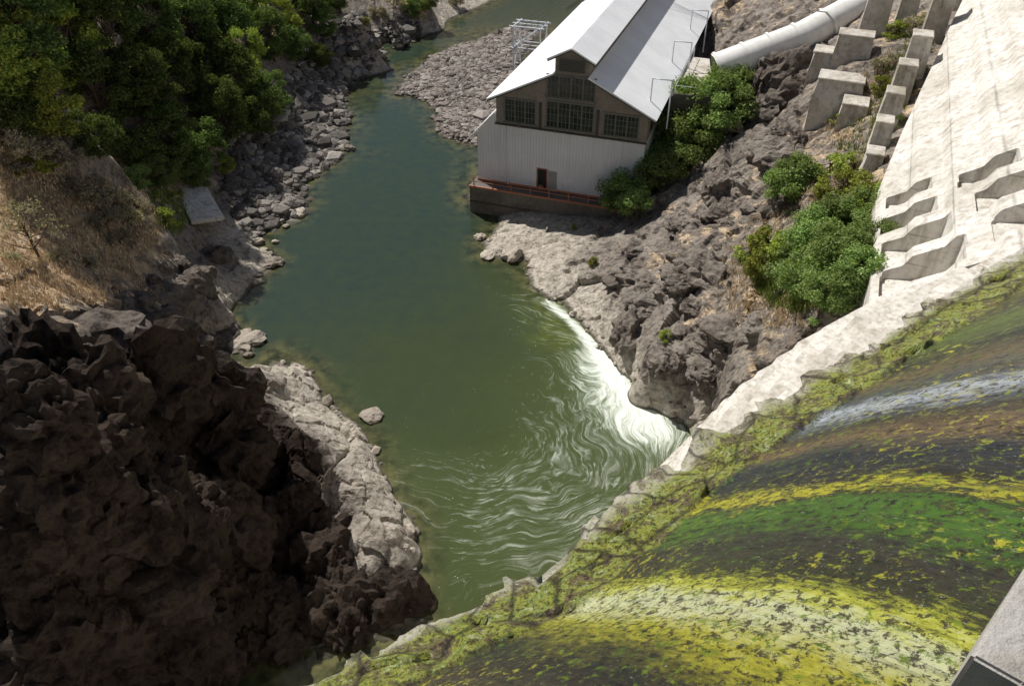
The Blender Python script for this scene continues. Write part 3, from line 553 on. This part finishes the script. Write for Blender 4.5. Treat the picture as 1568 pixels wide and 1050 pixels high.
roof('fascia_l',(1.35,11.62),(7.88,14.77),.12,-.5,-.42,MTm); roof('fascia_r',(17.65,11.62),(11.12,14.77),.12,-.5,-.42,MTm); roof('fascia_ml',(7.3,16.08),(9.5,17.2),.12,-.5,-.42,MTm); roof('fascia_mr',(11.7,16.08),(9.5,17.2),.12,-.5,-.42,MTm)
def window(x0,x1,z0,z1,nx,nz,nm):
    box(nm+'_glass',x0,x1,-.09,-.065,z0,z1,MW)
    box(nm+'_sill',x0-.15,x1+.15,-.2,-.062,z0-.16,z0-.02,MF); box(nm+'_head',x0-.1,x1+.1,-.15,-.062,z1+.02,z1+.12,MF)
    for i in range(nx+1):
        x=x0+(x1-x0)*i/nx; w=.06 if i%3==0 else .02; box(nm+'_bar',x-w,x+w,-.13,-.092,z0,z1,MF)
    for i in range(nz+1):
        z=z0+(z1-z0)*i/nz; w=.05 if i in(0,nz) else .02; box(nm+'_rail',x0-.02,x1+.02,-.125,-.095,z-w,z+w,MF)
window(3.0,6.1,9.75,12.0,9,4,'window_left'); window(7.2,11.8,9.75,12.3,12,4,'window_mid'); window(7.2,11.8,12.75,14.75,12,3,'window_top'); window(12.8,16.1,9.75,11.8,9,4,'window_right')
box('louvre',8.25,10.75,-.12,-.065,15.2,16.35,MF)
for i in range(6): box('louvre_slat',8.3,10.7,-.16,-.122,15.25+i*.18,15.36+i*.18,MTm)
for x in (6.6,12.2): box('pilaster',x-.14,x+.14,-.16,-.062,9.4,12.0,MTm)
for y in np.arange(1.5,44,2.1):
    box('monitor_window',11.102,11.14,y,y+1.5,15.3,16.1,MW); box('monitor_window',7.86,7.898,y,y+1.5,15.3,16.1,MW)
    box('side_window',16.902,16.94,y,y+1.4,9.9,11.6,MW)
box('drip_ledge',2.0,17.0,-.2,-.002,9.32,9.46,MTm)
box('door_opening',6.45,7.35,-.03,-.004,3.02,5.2,m_plain('dark_interior',(.012,.012,.012))); box('door_frame',6.33,7.47,-.028,-.003,5.2,5.32,MRs); box('door_frame_l',6.33,6.45,-.05,-.003,3.02,5.2,MRs); box('door_frame_r',7.35,7.47,-.05,-.003,3.02,5.2,MRs)
box('red_crate',6.6,7.1,-.3,-.06,3.0,3.5,MRs)
box('open_door',7.55,8.45,-.09,-.03,3.05,5.15,m_plain('grey_door',(.33,.33,.33)))
for x in (3.3,15.0): box('downpipe',x-.07,x+.07,-.16,-.02,3.0,9.3,ML)
box('terrace',-.35,16.9,-1.6,-.003,-2,2.9,MTe); box('terrace_kerb',-.4,17,-1.68,-1.5,2.88,3.06,MRs); box('terrace_deck',-.35,16.9,-1.49,-.06,2.903,2.96,m_plain('deck_boards',(.13,.11,.10))); box('terrace_side',-.4,-.003,-1.45,20,-2,2.98,MTe); box('wall_skirt',-.03,16.9,-.05,-.004,2.9,3.2,MRs); box('terrace_band',-.37,16.9,-1.64,-1.602,1.2,1.4,MTm)
for i in range(9): box('rail_post',.1+i*2,.17+i*2,-1.6,-1.53,3.06,4.0,MRs)
for z in (3.55,3.97): box('hand_rail',-.3,16.6,-1.59,-1.55,z-.03,z+.03,MRs)
for x,z in ((9.6,14.85),(8.2,9.6),(4.5,9.6)): box('lamp',x-.1,x+.1,-.4,-.2,z-.25,z-.05,MF)
def tube(name,pts_,r,mat,par=None,seg=10):
    cu=bpy.data.curves.new(name,'CURVE'); cu.dimensions='3D'; cu.bevel_depth=r; cu.bevel_resolution=3; s_=cu.splines.new('POLY'); s_.points.add(len(pts_)-1)
    for p_,q_ in zip(s_.points,pts_): p_.co=(*q_,1)
    o=bpy.data.objects.new(name,cu); COL.objects.link(o); cu.materials.append(mat)
    if par: o.parent=par
    return o
for y in (2.5,14,26): tube('vent_pipe',[(16.5,y,12),(16.5,y,14.6),(18.3,y,14.6),(18.3,y,10)],.08,MSt,PH)
for i in range(5): tube('cable',[(2,24,14-.1*i),(8+i*.6,30,18.2),(20,44+i,19)],.03,MTm,PH)
# ------------------------------------------------------------------ deck + penstock + piers
dk=W(1055,150,12)
deck=empty('service_deck',(dk[0],dk[1],0),math.atan2(-.326,.945))
box('deck_slab',-1.5,3.6,0,12,11.6,12,CS,deck); box('deck_wall',-1.5,3.6,-.25,-.003,8.5,12.3,MTm,deck); box('deck_wall_side',-1.75,-1.502,-.25,12,8.5,12.1,MTm,deck); box('deck_box',1.5,2.6,7,9,12.003,12.9,CW,deck)
for x in (-1.4,3.4):
    for y in (.1,4,8,11.9): tube('post',[(x,y,12),(x,y,13)],.035,MSt,deck)
    tube('rail',[(x,.1,13),(x,11.9,13)],.03,MSt,deck)
tube('rail',[(-1.4,.1,13),(3.4,.1,13)],.03,MSt,deck)
pen=empty('penstock_pipe'); MPn=m_plain('penstock_paint',(.84,.82,.78),.6,0,.3,1.5)
a=Vector(W(1095,108,13.8)); b=Vector(W(1225,60,16.5)); c=Vector(W(1420,-45,20)); tube('pipe',[a,b,c],1.55,MPn,pen)
for k in (.03,.35,.65,.95): 
    q=a.lerp(b,k); d=(b-a).normalized(); tube('collar',[q-d*.12,q+d*.12],1.68,MPn,pen)
for k in (.2,.8):
    q=b.lerp(c,k*.8); d=(c-b).normalized(); tube('collar',[q-d*.15,q+d*.15],1.75,MPn,pen)
d=(b-a).normalized(); tube('end_cap',[a-d*.02,a+d*.1],1.54,MTm,pen)
for k in (.15,.5,.85):
    q=a.lerp(b,k); sad=hexa('saddle',[(q.x-1.2,q.y-1.6,q.z-4),(q.x+1.2,q.y-1.6,q.z-4),(q.x+1.2,q.y+1.6,q.z-4),(q.x-1.2,q.y+1.6,q.z-4),(q.x-.5,q.y-1.7,q.z-.6),(q.x+.5,q.y-1.7,q.z-.6),(q.x+.5,q.y+1.7,q.z-.6),(q.x-.5,q.y+1.7,q.z-.6)],CS,pen,.05)
def pier(u,v,wx,wy,hh,rot,mat,nm='concrete_pier'):
    p=hit(u,v); z=p.z; o=empty(nm,(p[0],p[1],0),rot); bm=bmesh.new(); bmesh.ops.create_cube(bm,size=1); bmesh.ops.scale(bm,vec=(wx,wy,hh+5),verts=bm.verts); bmesh.ops.translate(bm,vec=(0,0,z-5+(hh+5)/2),verts=bm.verts)
    bmesh.ops.subdivide_edges(bm,edges=bm.edges[:],cuts=3,use_grid_fill=True)
    for q in bm.verts:
        k=max(0,(q.co.z-z)/hh); q.co.x*=1-.15*k; q.co.y*=1-.3*k; q.co+=Vector(rng.normal(0,.04,3))
    me=bpy.data.meshes.new('shaft'); bm.to_mesh(me); bm.free(); obj('shaft',me,mat,o)
    bm=bmesh.new(); bmesh.ops.create_cube(bm,size=1); bmesh.ops.scale(bm,vec=(wx*.92,wy*.78,.2),verts=bm.verts); bmesh.ops.translate(bm,vec=(0,0,z+hh+.06),verts=bm.verts); bmesh.ops.bevel(bm,geom=bm.edges[:],offset=.05,segments=1,affect='EDGES'); me=bpy.data.meshes.new('cap'); bm.to_mesh(me); bm.free(); obj('cap',me,mat,o)
for u,v,wx,wy,hh in [(1332,262,1.3,2.0,1.4),(1343,226,1.3,2.0,2.0),(1358,186,1.4,2.1,2.2),(1376,148,1.5,2.2,2.5),(1396,110,1.6,2.3,2.8),(1425,62,1.8,1.8,4.6),(1335,50,2.3,2.0,3.2),(1385,32,1.7,1.8,3.8),(1470,10,1.5,1.7,5),
    (1282,150,4.0,3.0,1.7),(1266,112,3.2,2.8,1.9),(1305,178,2.2,3.0,1.2),(1302,92,3.2,2.6,2.2)]:
    pier(u,v,wx,wy,hh,-.4,CS)
p=hit(308,322); sl=hexa('broken_concrete_slab',[(-1.5,-3.4,-.2),(1.5,-3.4,-.2),(1.3,3.2,-.2),(-1.5,3.6,-.2),(-1.5,-3.4,.2),(1.5,-3.4,.2),(1.3,3.2,.2),(-1.5,3.6,.2)],CW,None,.05); sl.location=p+Vector((0,0,.8)); sl.rotation_euler=(.10,.10,.53)
rk=W(806,100,3); rack=empty('steel_cable_rack',(rk[0],rk[1],0),-.33)
for x in (-1.9,1.9):
    for y in (0,3): tube('leg',[(x,y,-1),(x,y,8)],.12,MSt,rack)
    tube('brace',[(x,0,2),(x,3,6.5)],.08,MSt,rack); tube('brace',[(x,3,2),(x,0,6.5)],.08,MSt,rack); tube('beam',[(x,-.6,8),(x,3.6,8)],.12,MSt,rack); tube('beam',[(x,-.6,5.2),(x,3.6,5.2)],.10,MSt,rack)
for y in (0,1.5,3): tube('cross',[(-2.5,y,8),(2.5,y,8)],.12,MSt,rack); tube('cross',[(-2.5,y,5.2),(2.5,y,5.2)],.09,MSt,rack); tube('brace',[(-1.9,y,5.2),(1.9,y,8)],.06,MSt,rack)
for i in range(4):
    tube('cable',[(-1.8+i*1.2,0,8.1),(8,12+i,13.5),(26,34,24)],.035,MTm,rack)
# ------------------------------------------------------------------ light, sky, camera
el=math.radians(50); az=Vector((-.64,.768,0)).normalized(); D=Vector((az.x*math.cos(el),az.y*math.cos(el),math.sin(el)))
sd=bpy.data.lights.new('sun','SUN'); sd.energy=5.0; sd.angle=math.radians(.5); sd.color=(1,.97,.91); so=bpy.data.objects.new('sun',sd); COL.objects.link(so); so.rotation_euler=D.to_track_quat('Z','Y').to_euler()
w=bpy.data.worlds.new('World'); scn.world=w; w.use_nodes=True; nt=w.node_tree; sk=nt.nodes.new('ShaderNodeTexSky'); sk.sky_type='NISHITA'; sk.sun_disc=False; sk.sun_elevation=el; sk.sun_rotation=math.atan2(az.x,az.y)
nt.links.new(sk.outputs[0],nt.nodes['Background'].inputs[0]); nt.nodes['Background'].inputs[1].default_value=.05
cd=bpy.data.cameras.new('camera'); cd.sensor_width=36; cd.lens=36*FP/1568; cd.clip_end=3000; cd.clip_start=.1; co=bpy.data.objects.new('camera',cd); COL.objects.link(co); co.location=(0,0,HC); co.rotation_euler=(math.pi/2-PIT,0,0); scn.camera=co
scn.view_settings.view_transform='Standard'; scn.view_settings.look='None'; scn.view_settings.exposure=0
print('OK')
